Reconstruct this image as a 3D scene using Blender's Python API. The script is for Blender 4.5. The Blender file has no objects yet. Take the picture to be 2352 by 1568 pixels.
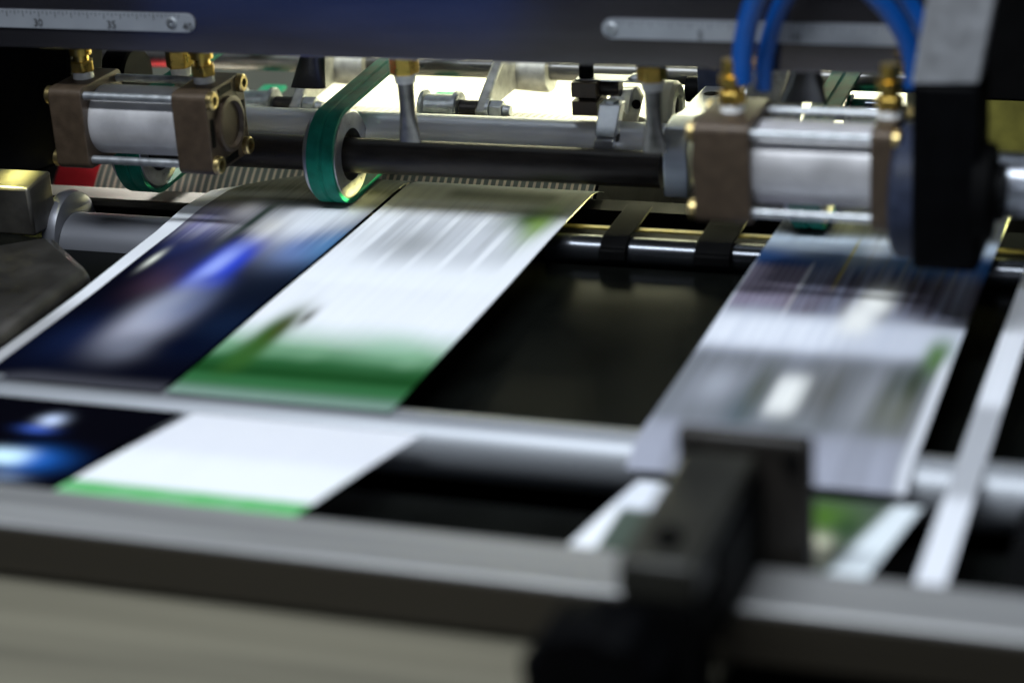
import bpy, bmesh, math, random
import numpy as np
from mathutils import Vector, Matrix
random.seed(4); RNG = np.random.default_rng(7)
S = 0.01                                   # everything below is written in centimetres
scn = bpy.context.scene
col = scn.collection

# ------------------------------------------------------------------ camera
F, CX, CY = 4980.0, 1176.0, 784.0          # focal length in photo units (2352 wide)
Xc = np.array([14403, 1098, -4980.]); Xc /= np.linalg.norm(Xc)
Pc = np.array([1889, -2174, 4980.]); Pc -= Pc.dot(Xc) * Xc; Pc /= np.linalg.norm(Pc)
Zc = np.cross(Xc, Pc)
RM = np.stack([Xc, Pc, Zc], 1)
CAM = -RM.T @ (125 * np.array([(800 - CX) / F, (460 - CY) / F, 1]))
def at(u, v, ax, val):
    d = RM.T @ np.array([(u - CX) / F, (v - CY) / F, 1]); i = 'xyz'.index(ax)
    return CAM + (val - CAM[i]) / d[i] * d
cd = bpy.data.cameras.new('camera'); cam = bpy.data.objects.new('camera', cd); col.objects.link(cam)
m = RM.T                                    # columns: world coordinates of camera right, down, forward
cam.matrix_world = Matrix(((m[0][0], -m[0][1], -m[0][2], CAM[0] * S), (m[1][0], -m[1][1], -m[1][2], CAM[1] * S),
                           (m[2][0], -m[2][1], -m[2][2], CAM[2] * S), (0, 0, 0, 1)))
cd.sensor_width = 36; cd.lens = F / 2352 * 36; cd.clip_start = 0.02; cd.clip_end = 50
cd.dof.use_dof = True; cd.dof.focus_distance = 1.265; cd.dof.aperture_fstop = 3.7
scn.camera = cam

# ------------------------------------------------------------------ light
w = bpy.data.worlds.new('World'); scn.world = w; w.use_nodes = True
w.node_tree.nodes['Background'].inputs[0].default_value = (0.62, 0.75, 1.0, 1)
w.node_tree.nodes['Background'].inputs[1].default_value = 0.012
scn.view_settings.view_transform = 'Standard'; scn.view_settings.look = 'None'
scn.view_settings.exposure = 0.0; scn.view_settings.gamma = 1; scn.view_settings.use_curve_mapping = False
def area(name, loc, target, sx, sy, power, color, spread=180):
    l = bpy.data.lights.new(name, 'AREA'); l.shape = 'RECTANGLE'; l.size = sx * S; l.size_y = sy * S
    l.energy = power; l.color = color; l.spread = math.radians(spread)
    o = bpy.data.objects.new(name, l); col.objects.link(o); o.location = Vector(loc) * S
    o.rotation_euler = (Vector(target) - Vector(loc)).to_track_quat('-Z', 'Y').to_euler()
    return o
area('overhead_lamp', (8, -72, 112), (14, -12, 0), 90, 12, 19.5, (0.86, 0.93, 1.0))
area('ceiling_tube', (10, 60, 150), (10, 0, 0), 140, 10, 2.5, (0.80, 0.90, 1.0))
area('inner_lamp', (10, 17, 13), (10, 34, 3), 46, 3, 4, (1.0, 0.98, 0.62))
area('front_light', (75, -200, 62), (15, 0, 0), 130, 60, 4.5, (0.80, 0.88, 1.0))
area('side_lamp', (62, 3, -1.6), (0, 0, 1.3), 3, 1.0, .14, (1.0, 0.93, 0.35), 6)
area('roller_fill', (-19, 21, 8.0), (-18, 8.5, -.8), 8, 2, .42, (1.0, 0.96, 0.85), 44)  # hidden light added to brighten the striped roller
area('casting_top_fill', (-21.5, -5.6, 28), (-18.6, -5.35, 2.2), 2.5, 1, .05, (1.0, 0.95, 0.30), 6)  # hidden light added to turn the casting's top yellow

# ------------------------------------------------------------------ materials
def mat(name, base, metal=0.0, rough=0.5, var=0.15, nscale=120, bump=0.0, stretch=(1, 1, 1), rvar=0.12, coat=0.0, spec=0.5, trans=0):
    mt = bpy.data.materials.new(name); mt.use_nodes = True; nt = mt.node_tree; b = nt.nodes['Principled BSDF']
    tc = nt.nodes.new('ShaderNodeTexCoord'); mp = nt.nodes.new('ShaderNodeMapping'); mp.inputs['Scale'].default_value = stretch
    nt.links.new(tc.outputs['Object'], mp.inputs[0])
    n = nt.nodes.new('ShaderNodeTexNoise'); n.inputs['Scale'].default_value = nscale; n.inputs['Detail'].default_value = 6
    nt.links.new(mp.outputs[0], n.inputs['Vector'])
    r = nt.nodes.new('ShaderNodeValToRGB'); r.color_ramp.elements[0].position = 0.3; r.color_ramp.elements[1].position = 0.7
    r.color_ramp.elements[0].color = [c * (1 - var) for c in base] + [1]
    r.color_ramp.elements[1].color = [min(1, c * (1 + var)) for c in base] + [1]
    nt.links.new(n.outputs[0], r.inputs[0]); nt.links.new(r.outputs[0], b.inputs['Base Color'])
    mr = nt.nodes.new('ShaderNodeMapRange'); mr.inputs[3].default_value = max(0.02, rough - rvar); mr.inputs[4].default_value = min(1, rough + rvar)
    nt.links.new(n.outputs[0], mr.inputs[0]); nt.links.new(mr.outputs[0], b.inputs['Roughness'])
    b.inputs['Metallic'].default_value = metal; b.inputs['Coat Weight'].default_value = coat
    b.inputs['Specular IOR Level'].default_value = spec; b.inputs['Transmission Weight'].default_value = trans
    if bump:
        n2 = nt.nodes.new('ShaderNodeTexNoise'); n2.inputs['Scale'].default_value = nscale * 6; n2.inputs['Detail'].default_value = 4
        nt.links.new(mp.outputs[0], n2.inputs['Vector'])
        bp = nt.nodes.new('ShaderNodeBump'); bp.inputs['Strength'].default_value = bump; bp.inputs['Distance'].default_value = 0.0003
        nt.links.new(n2.outputs[0], bp.inputs['Height']); nt.links.new(bp.outputs[0], b.inputs['Normal'])
    return mt
M = dict(
    chrome=mat('chrome', (0.40, 0.42, 0.48), 1, 0.16, 0.08, 60, 0.05),
    satin=mat('satin_steel', (0.52, 0.55, 0.62), 1, 0.34, 0.12, 90, 0.25, (0.15, 1, 1)),
    roller=mat('front_roller_steel', (0.30, 0.315, 0.34), 0.7, 0.5, 0.05, 40, 0.05, (0.1, 1, 1)),
    beam=mat('dull_beam_steel', (0.026, 0.024, 0.019), 0.3, 0.4, 0.3, 60, 0.3, (0.3, 1, 1)),
    support=mat('bright_shaft_steel', (0.85, 0.87, 0.92), 0.35, 0.38, 0.1, 90, 0.5, (0.3, 1, 1)),
    dark_steel=mat('oiled_dark_steel', (0.035, 0.03, 0.027), 0.6, 0.42, 0.3, 150, 0.3, (0.3, 1, 1)),
    rear_steel=mat('rear_shaft_steel', (0.13, 0.13, 0.13), 0.9, 0.3, 0.3, 60, 0.2, (0.2, 1, 1)),
    cast=mat('cast_aluminium', (0.40, 0.40, 0.38), 0.75, 0.5, 0.35, 130, 0.8),
    zinc=mat('zinc_plated_steel', (0.42, 0.44, 0.46), 0.85, 0.42, 0.25, 200, 0.3),
    alu=mat('milled_aluminium', (0.72, 0.73, 0.76), 0.85, 0.36, 0.08, 140, 0.2),
    edge=mat('yellow_light_edge', (0.22, 0.17, 0.03), 0.8, 0.4, 0.4, 100, 0.3),  # colour of yellow light on the beam edge
    brass=mat('brass', (0.62, 0.42, 0.10), 1, 0.3, 0.25, 200, 0.3),
    gold=mat('yellow_passivated_screw', (0.60, 0.46, 0.20), 1, 0.32, 0.3, 200, 0.3),
    tan=mat('brown_anodised_casting', (0.062, 0.042, 0.026), 0.35, 0.46, 0.2, 160, 0.5),
    barrel=mat('matt_aluminium_barrel', (0.52, 0.51, 0.52), 0.5, 0.42, 0.22, 45, 0.3),
    brown=mat('brown_black_oxide', (0.012, 0.0095, 0.007), 0, 0.5, 0.2, 150, 0.3),
    black=mat('black_paint', (0.0018, 0.0018, 0.002), 0, 0.6, 0.3, 60, 0.1, spec=0.06),
    bakelite=mat('black_plastic', (0.0015, 0.0016, 0.002), 0, 0.55, 0.3, 80, 0.1, spec=0.04),
    bluegrey=mat('blue_grey_nylon', (0.022, 0.028, 0.05), 0, 0.45, 0.25, 150, 0.4, spec=0.12),
    green=mat('green_belt_rubber', (0.008, 0.135, 0.092), 0, 0.5, 0.3, 90, 0.3, (1, 1, 1), spec=0.08),
    belt_back=mat('dark_belt_underside', (0.008, 0.015, 0.013), 0, 0.5, 0.2, 90),
    hose=mat('blue_hose', (0.002, 0.06, 0.27), 0, 0.3, 0.15, 60, coat=0.3),
    ptfe=mat('white_sealing_tape', (0.72, 0.72, 0.70), 0, 0.6, 0.15, 300, 0.6),
    plate=mat('polished_dark_plate', (0.21, 0.20, 0.225), 0.95, 0.14, 0.3, 16, 0.03, (0.4, 1, 2.5), 0.06),
    ruler=mat('ruler_aluminium', (0.30, 0.32, 0.35), 0.4, 0.42, 0.06, 60),
    ink=mat('black_ink', (0.01, 0.01, 0.01), 0, 0.6),
    deck=mat('black_glossy_bed', (0.003, 0.0034, 0.003), 0, 0.24, 0.4, 25, 0.02, rvar=0.08, spec=0.02),
    railtop=mat('brushed_rail_top', (0.34, 0.34, 0.34), 0.6, 0.5, 0.3, 90, 0.3, (0.03, 1, 1)),
    railface=mat('dark_rail_face', (0.027, 0.022, 0.014), 0.0, 0.5, 0.15, 30, 0.2, (0.1, 1, 1)),
    beige=mat('beige_brushed_cover', (0.125, 0.115, 0.082), 0.1, 0.6, 0.3, 90, 0.3, (0.03, 1, 1)),
    olive=mat('worn_olive_bar', (0.014, 0.0135, 0.010), 0, 0.45, 0.4, 35, 0.2),
    smoke=mat('polished_grey_casting', (0.085, 0.08, 0.072), 0.7, 0.38, 0.4, 45, 0.25),
    white=mat('white_board', (0.80, 0.80, 0.76), 0, 0.7, 0.03, 20),
    wall=mat('grey_green_wall', (0.12, 0.13, 0.125), 0, 0.7, 0.1, 10),
    nylon=mat('cream_nylon', (0.62, 0.60, 0.45), 0, 0.4, 0.1, 100),
    lit_wall=mat('lamplit_wall_colour', (0.04, 0.04, 0.008), 0, 0.5, 0.5, 40),  # wall under lamplight, the yellow put into the colour
    rim=mat('turned_pulley_steel', (0.34, 0.35, 0.38), 0.85, 0.32, 0.2, 160, 0.3),
    clampbrown=mat('brown_clamp', (0.075, 0.055, 0.036), 0.1, 0.5, 0.2, 150, 0.3),
    nozzle=mat('dull_nozzle_tube', (0.24, 0.235, 0.22), 0.8, 0.42, 0.3, 160, 0.4),
    dullroll=mat('matt_grey_roller', (0.15, 0.155, 0.175), 0.6, 0.45, 0.15, 40, 0.2, (0.1, 1, 1)),
    rod=mat('dark_polished_rod', (0.075, 0.08, 0.09), 0.9, 0.22, 0.3, 60, 0.1, (0.2, 1, 1)),
    red=mat('red_rubber', (0.62, 0.02, 0.03), 0, 0.5, 0.1, 60),
    reflection_blue=mat('added_blue_panel', (0.012, 0.075, 0.36), 0, 0.4, 0.1, 10),  # for the added panel that reflects in the top plate
)

def stripe_mat():
    mt = bpy.data.materials.new('grooved_roller_stripes'); mt.use_nodes = True; nt = mt.node_tree; b = nt.nodes['Principled BSDF']
    tc = nt.nodes.new('ShaderNodeTexCoord'); sp = nt.nodes.new('ShaderNodeSeparateXYZ'); nt.links.new(tc.outputs['Object'], sp.inputs[0])
    mm = nt.nodes.new('ShaderNodeMath'); mm.operation = 'MULTIPLY'; mm.inputs[1].default_value = 1 / 0.0047
    fr = nt.nodes.new('ShaderNodeMath'); fr.operation = 'FRACT'
    r = nt.nodes.new('ShaderNodeValToRGB'); r.color_ramp.interpolation = 'CONSTANT'
    e = r.color_ramp.elements; e[0].color = (0.17, 0.19, 0.18, 1); e[0].position = 0; e[1].position = 0.62; e[1].color = (0.78, 0.66, 0.54, 1)
    nt.links.new(sp.outputs[0], mm.inputs[0]); nt.links.new(mm.outputs[0], fr.inputs[0]); nt.links.new(fr.outputs[0], r.inputs[0])
    nt.links.new(r.outputs[0], b.inputs['Base Color']); b.inputs['Roughness'].default_value = 0.55
    return mt
M['stripes'] = stripe_mat()
def paper_mat():
    mt = bpy.data.materials.new('printed_paper'); mt.use_nodes = True; nt = mt.node_tree; b = nt.nodes['Principled BSDF']
    a = nt.nodes.new('ShaderNodeVertexColor'); a.layer_name = 'print'; nt.links.new(a.outputs[0], b.inputs['Base Color'])
    b.inputs['Roughness'].default_value = 0.42; b.inputs['Specular IOR Level'].default_value = 0.0
    return mt
M['paper'] = paper_mat()

# ------------------------------------------------------------------ builders
def wloc(o):
    v = Vector((0, 0, 0))
    while o: v += o.location; o = o.parent
    return v
def tag(o, label=None, cat=None, group=None, kind=None):
    for k, v in (('label', label), ('category', cat), ('group', group), ('kind', kind)):
        if v: o[k] = v
    return o
def thing(name, label, cat, loc, group=None):
    o = bpy.data.objects.new(name, None); col.objects.link(o); o.location = Vector(loc) * S; o.empty_display_size = 0.02
    return tag(o, label, cat, group)
class MB:
    def __init__(s): s.bm = bmesh.new()
    def quadloft(s, rings, closed=True, caps=True):
        vs = [[s.bm.verts.new(Vector(p)) for p in r] for r in rings]; n = len(vs[0])
        for a, b in zip(vs, vs[1:]):
            for i in range(n if closed else n - 1):
                j = (i + 1) % n; s.bm.faces.new((a[i], a[j], b[j], b[i]))
        if caps and closed:
            s.bm.faces.new(list(reversed(vs[0]))); s.bm.faces.new(vs[-1])
        return s
    def box(s, x0, x1, y0, y1, z0, z1):
        return s.quadloft([[(x0, y0, z), (x1, y0, z), (x1, y1, z), (x0, y1, z)] for z in (z0, z1)])
    def cyl(s, p0, p1, r0, r1=None, n=40, rot=0):
        p0, p1 = Vector(p0), Vector(p1); r1 = r0 if r1 is None else r1
        q = (p1 - p0).to_track_quat('Z', 'Y'); a = q @ Vector((1, 0, 0)); b = q @ Vector((0, 1, 0))
        f = lambda p, r: [p + r * (math.cos(t) * a + math.sin(t) * b) for t in (2 * math.pi * i / n + rot for i in range(n))]
        return s.quadloft([f(p0, r0), f(p1, r1)])
    def lathe(s, p0, ax, prof, n=48, closed=False):
        p0, ax = Vector(p0), Vector(ax).normalized(); q = ax.to_track_quat('Z', 'Y'); a = q @ Vector((1, 0, 0)); b = q @ Vector((0, 1, 0))
        rings = [[p0 + ax * h + r * (math.cos(t) * a + math.sin(t) * b) for t in (2 * math.pi * i / n for i in range(n))] for h, r in prof]
        if closed: rings.append(rings[0])
        s.quadloft(rings, True, not closed)
        if closed: bmesh.ops.remove_doubles(s.bm, verts=s.bm.verts[:], dist=1e-5)
        return s
    def prism(s, pts, d):
        d = Vector(d); return s.quadloft([[Vector(p) for p in pts], [Vector(p) + d for p in pts]])
    def tube(s, path, r, n=20):
        path = [Vector(p) for p in path]; rings = []
        for i, p in enumerate(path):
            t = (path[min(i + 1, len(path) - 1)] - path[max(i - 1, 0)]).normalized()
            a = t.cross(Vector((0, 1, 0.01))).normalized(); b = t.cross(a); rr = r[i] if hasattr(r, '__len__') else r
            rings.append([p + rr * (math.cos(2 * math.pi * k / n) * a + math.sin(2 * math.pi * k / n) * b) for k in range(n)])
        return s.quadloft(rings)
    def build(s, name, m, parent=None, bevel=0.0, smooth=True):
        bmesh.ops.recalc_face_normals(s.bm, faces=s.bm.faces[:])
        off = wloc(parent)
        for v in s.bm.verts: v.co = v.co * S - off
        me = bpy.data.meshes.new(name); s.bm.to_mesh(me); s.bm.free(); me.materials.append(M[m])
        if smooth:
            me.shade_smooth(); me.set_sharp_from_angle(angle=math.radians(38))
        o = bpy.data.objects.new(name, me); col.objects.link(o); o.parent = parent
        if bevel:
            b = o.modifiers.new('bevel', 'BEVEL'); b.width = bevel * S; b.segments = 2; b.limit_method = 'ANGLE'; b.angle_limit = math.radians(40)
        return o
def ring(x0, x1, yc, zc, ro, ri):
    return MB().lathe((x0, yc, zc), (1, 0, 0), [(0, ro - .12), (.12, ro), (x1 - x0 - .12, ro), (x1 - x0, ro - .12), (x1 - x0, ri), (0, ri)], 72, True)
def hexnut(p0, ax, h, r, rot=0):
    return MB().cyl(p0, Vector(p0) + Vector(ax).normalized() * h, r, n=6, rot=rot)
def copy_tree(o, parent=None):
    c = o.copy(); col.objects.link(c); c.parent = parent
    for ch in [q for q in bpy.data.objects if q.parent == o]: copy_tree(ch, c)
    return c
def arc(c, r, a0, a1, n):
    return [(c[0] + r * math.cos(a0 + (a1 - a0) * i / n), c[1] + r * math.sin(a0 + (a1 - a0) * i / n)) for i in range(n + 1)]

# ------------------------------------------------------------------ setting
tag(MB().box(-60, 90, -48, 20, -7.2, -7).build('machine_bed', 'deck'), 'black lower bed plate under the rollers', 'machine bed', kind='structure')
tag(MB().box(-60, 60, -24.2, -2.75, -2.3, -2.0).build('machine_bed', 'deck'), 'glossy black bed plate in the gap between the strips', 'machine bed', kind='structure')
tag(MB().box(-60, 60, -38.85, -31.2, -2.3, -2.0).build('machine_bed', 'deck'), 'glossy black bed plate between the front roller and the rail', 'machine bed', kind='structure')
tag(MB().box(-90, 120, 46, 47, -60, 60).build('back_wall', 'wall'), 'dim grey green wall behind the machine', 'wall', kind='structure')
tag(MB().box(-300, 300, -300, 300, -91, -90).build('floor', 'wall'), 'dark floor under the machine', 'floor', kind='structure')

tag(MB().prism([(-52, -72, -26), (-15, -72, -26), (-15, -98, 6), (-52, -98, 6)], (0, -.5, -.5)).build('blue_reflection_panel', 'reflection_blue', bevel=.2), 'unseen blue panel added below and left of the camera to reflect in the top plate', 'cover')  # added out of view to put blue into the plate's reflection
tag(MB().box(-60, 120, 31.5, 33, -60, -4.6).build('blackout_panel', 'black'), 'black panel added behind the machine bed to cover the lit wall', 'frame')  # added to keep the lit wall behind from showing
tag(MB().box(33, 95, 13, 14, 3.4, 60).build('right_housing', 'black', bevel=.2), 'black housing in the upper right corner behind the silver bar', 'housing')
# ------------------------------------------------------------------ paper
def noise1(n, k, seed):
    r = np.random.default_rng(seed); a = r.random(k + 3); x = np.linspace(0, k, n); i = x.astype(int); f = x - i; f = f * f * (3 - 2 * f)
    return a[i] * (1 - f) + a[i + 1] * f
def lerp(a, b, t): return a * (1 - t)[..., None] + np.array(b) * t[..., None]
def sst(e0, e1, x): t = np.clip((x - e0) / (e1 - e0), 0, 1); return t * t * (3 - 2 * t)
class Print:
    def __init__(s, X, Y, base): s.X, s.Y = X, Y; s.c = np.zeros(X.shape + (3,)) + np.array(base)
    def blob(s, u, v, sx, sy, c, a=1.0, p=2):
        q = at(u, v, 'z', 0); return s.bl(q[0], q[1], sx, sy, c, a, p)
    def bl(s, x, y, sx, sy, c, a=1.0, p=2):
        g = a * np.exp(-np.abs((s.X - x) / sx) ** p - np.abs((s.Y - y) / sy) ** p); s.c = lerp(s.c, c, g); return s
    def rect(s, x0, x1, y0, y1, c, a=1.0, ex=.1, ey=1.5):
        g = a * sst(x0 - ex, x0 + ex, s.X) * (1 - sst(x1 - ex, x1 + ex, s.X)) * sst(y0 - ey, y0 + ey, s.Y) * (1 - sst(y1 - ey, y1 + ey, s.Y))
        s.c = lerp(s.c, c, g); return s
    def streak(s, amt, k, seed, y0=-99, y1=99, c=(0, 0, 0), x0=-99, x1=99, ky=5):
        nx, ny = s.X.shape[1], s.X.shape[0]
        rows = np.array([np.clip((noise1(nx, k, seed + 100 * q) * .6 + noise1(nx, k * 3, seed + 100 * q + 1) * .4 - .35) * 2, 0, 1) for q in range(ky + 2)])
        f = np.linspace(0, ky, ny); a = f.astype(int); f = (f - a)[:, None]; f = f * f * (3 - 2 * f); n = rows[a] * (1 - f) + rows[a + 1] * f
        g = amt * n * sst(y0 - 1.5, y0 + 1.5, s.Y) * (1 - sst(y1 - 1.5, y1 + 1.5, s.Y)) * (s.X > x0) * (s.X < x1)
        s.c = lerp(s.c, c, g); return s
def sheet(name, label, xf, ys, zf, paint, nx=200, group=None, base=(.86, .88, .92), th=0.03):
    """xf(y) -> (left, right); ys array of y; zf(x,y) height"""
    L = np.array([xf(y) for y in ys]); t = np.linspace(0, 1, nx)
    X = L[:, :1] * (1 - t) + L[:, 1:] * t; Y = np.repeat(ys[:, None], nx, 1); Zz = zf(X, Y, t)
    pr = Print(X, Y, base); paint(pr); C = np.clip(pr.c, 0, 1)
    ny = len(ys); org = np.array([L[0].mean(), ys[0], 0])
    top = np.stack([X, Y, Zz], -1).reshape(-1, 3); bot = top - np.array([0, 0, th])
    V = (np.concatenate([top, bot]) - org) * S; N = nx * ny
    idx = np.arange(N).reshape(ny, nx)
    q = np.stack([idx[:-1, :-1], idx[:-1, 1:], idx[1:, 1:], idx[1:, :-1]], -1).reshape(-1, 4)
    fs = [q, q[:, ::-1] + N]
    for e in (idx[0], idx[-1][::-1], idx[:, 0][::-1], idx[:, -1]):
        fs.append(np.stack([e[1:], e[:-1], e[:-1] + N, e[1:] + N], -1))
    me = bpy.data.meshes.new(name); me.from_pydata(V.tolist(), [], np.concatenate(fs).tolist())
    ca = me.color_attributes.new('print', 'FLOAT_COLOR', 'POINT')
    cc = np.ones((2 * N, 4)); cc[:N, :3] = C.reshape(-1, 3); cc[N:, :3] = C.reshape(-1, 3)
    ca.data.foreach_set('color', cc.astype(np.float32).ravel()); me.materials.append(M['paper']); me.shade_smooth()
    me.set_sharp_from_angle(angle=math.radians(50))
    o = bpy.data.objects.new(name, me); col.objects.link(o); o.location = Vector(org) * S
    return tag(o, label, 'paper sheet', group)
YT = np.concatenate([np.linspace(-27.2, 3, 190), np.linspace(3.1, 5.5, 30)])
def curl(Y):
    d = np.clip(Y - 2.6, 0, 6.8); R = 7.2; return -(R - np.sqrt(R * R - d * d))
WAVE = lambda X, Y: 0.05 * np.sin(Y * .35 + X * .2)
G = 'printed paper strips running over the machine bed'
def z1(X, Y, t):
    droop = np.interp(Y, [-26, -15, -6, -2.5, 1, 5, 10], [-.75, -.65, -.35, -.05, -.2, -1.2, -2.4]) * np.clip(1 - t * 2.6, 0, 1) ** 1.4
    return curl(Y) + droop + WAVE(X, Y) * .4
def p1(p):
    p.c[:] = (.002, .0025, .007)
    p.blob(200, 765, 2.4, 3.0, (.006, .012, .045), .9); p.blob(520, 745, 2.0, 3.0, (.006, .014, .04), .8); p.blob(620, 640, 2.2, 4.0, (.006, .010, .022), .9)
    p.blob(385, 640, 1.5, 2.6, (.060, .030, .045), .9); p.blob(450, 600, 1.6, 3.2, (.018, .022, .075), .8)
    p.blob(470, 520, 1.2, 3.4, (.05, .07, .26), .9); p.blob(430, 545, .8, 2.6, (.012, .018, .07), .9)
    p.blob(520, 480, 1.7, 2.8, (.66, .60, .68), .97); p.blob(570, 470, 1.2, 2.4, (.78, .74, .74), .9); p.blob(480, 500, .8, 2.2, (.22, .22, .52), .6)
    p.blob(705, 505, 2.3, 4.2, (.84, .86, .92), 1); p.blob(760, 490, 2.0, 3.0, (.84, .87, .92), .9); p.blob(600, 530, 1.0, 2.2, (.74, .72, .68), .95)
    p.blob(690, 570, 1.5, 2.4, (.16, .24, .52), .85); p.blob(755, 560, 1.2, 2.4, (.10, .24, .46), .9); p.blob(790, 560, .7, 3.4, (.03, .13, .30), .7)
    p.blob(590, 500, .28, 5.0, (.02, .045, .03), .95); p.blob(545, 550, .7, 2.2, (.006, .006, .01), .95); p.blob(640, 462, .9, 1.5, (.03, .045, .03), .8)
    p.blob(352, 588, .28, 1.2, (.75, .76, .66), .95)
    p.blob(515, 605, 1.15, 3.6, (.02, .055, .62), 1, 3); p.blob(500, 607, .6, 3.2, (.30, .38, .88), 1, 2.4); p.blob(480, 650, .9, 1.2, (.02, .05, .45), .7)
    p.blob(345, 735, 1.5, 3.2, (.42, .42, .50), 1, 2.4); p.blob(390, 700, 1.1, 3.0, (.30, .33, .44), .8); p.blob(300, 790, 1.3, 1.8, (.16, .17, .22), .7)
    p.blob(440, 700, 1.0, 2.8, (.09, .12, .24), .6); p.blob(415, 795, 1.6, 1.6, (.002, .004, .015), .9)
    p.streak(.2, 26, 11, -9, 10, (.03, .03, .07)); p.streak(.2, 34, 12, -7, 10, (.75, .76, .8))
    p.rect(-8.4, 99, -1.3, 99, (.20, .205, .185), .93, .06, .9); p.rect(-8.3, 99, 1.2, 2.0, (.10, .10, .08), .7, .1, .6); p.blob(680, 465, 2.2, .9, (.03, .035, .035), .85)  # rear grey is the plate's shadow painted into the print colour
    p.streak(.25, 60, 14, 0, 10, (.45, .46, .42), ky=2)
    p.rect(-99, 99, -99, -26.6, (.07, .07, .085), .9, .1, 1.0); p.rect(-99, -8.2, -99, 99, (.78, .80, .84), 1, .05, 1); p.rect(-99, -8.2, -99, -17, (.36, .36, .37), .9, .05, 2.5)  # grey stretch of the white border is painted shade
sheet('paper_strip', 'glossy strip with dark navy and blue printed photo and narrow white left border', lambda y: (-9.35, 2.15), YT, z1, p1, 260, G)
def p2(p):
    p.rect(-99, 99, -.6, 99, (.30, .31, .28), .9, .1, 1.0)  # shadow at the rear of the strip, painted grey
    for i in range(5):
        x0 = 4.2 + i * 1.75; p.rect(x0, x0 + 1.35, -8.8 - .4 * (i % 2), -1.5, (.46, .48, .52), .6, .08, 1.8)
    p.blob(950, 560, 1.6, 2.2, (.33, .34, .35), .7)
    p.streak(.3, 50, 21, -7, 9, (.25, .26, .27)); p.streak(.12, 60, 24, -26, -6, (.55, .57, .62))
    p.blob(1222, 505, 1.5, 1.9, (.05, .10, .02), .95); p.blob(1235, 520, .7, 2.8, (.20, .34, .04), .7)
    p.rect(5.5, 12, 1.4, 2.8, (.10, .11, .09), .7, .5, .9)
    n_ = noise1(p.X.shape[1], 9, 31)[None, :]
    g = 1 - sst(-23.6 + n_ * 1.2, -16.6 - n_ * .8, p.Y); p.c = lerp(p.c, (.17, .36, .20), np.clip(g * 1.25, 0, 1) * .95)
    g = 1 - sst(-24.6, -19.6 - n_ * 1.2, p.Y); p.c = lerp(p.c, (.022, .115, .035), np.clip(g * 1.5, 0, 1) * .96)
    g = sst(-25.2, -24.2, p.Y) * (1 - sst(-24.2, -22.0, p.Y)); p.c = lerp(p.c, (.006, .045, .008), g * .85)
    p.blob(612, 772, .75, 3.3, (.035, .11, .012), .97, 2.6); p.blob(650, 748, .45, 2.3, (.045, .055, .006), .9); p.blob(705, 730, .3, 1.3, (.04, .04, .012), .85)
    p.blob(560, 815, .7, 2.0, (.03, .10, .02), .8); p.blob(900, 800, 1.8, 1.6, (.26, .50, .32), .45)
    g = 1 - sst(-27.2, -25.4, p.Y); p.c = lerp(p.c, (.20, .29, .25), g * .95)
z2 = lambda X, Y, t: curl(Y) + WAVE(X, Y) * .5
sheet('paper_strip', 'white strip with grey print bars and a green end, middle of the bed', lambda y: (2.42, 13.72), YT, z2, p2, 260, G)
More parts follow.
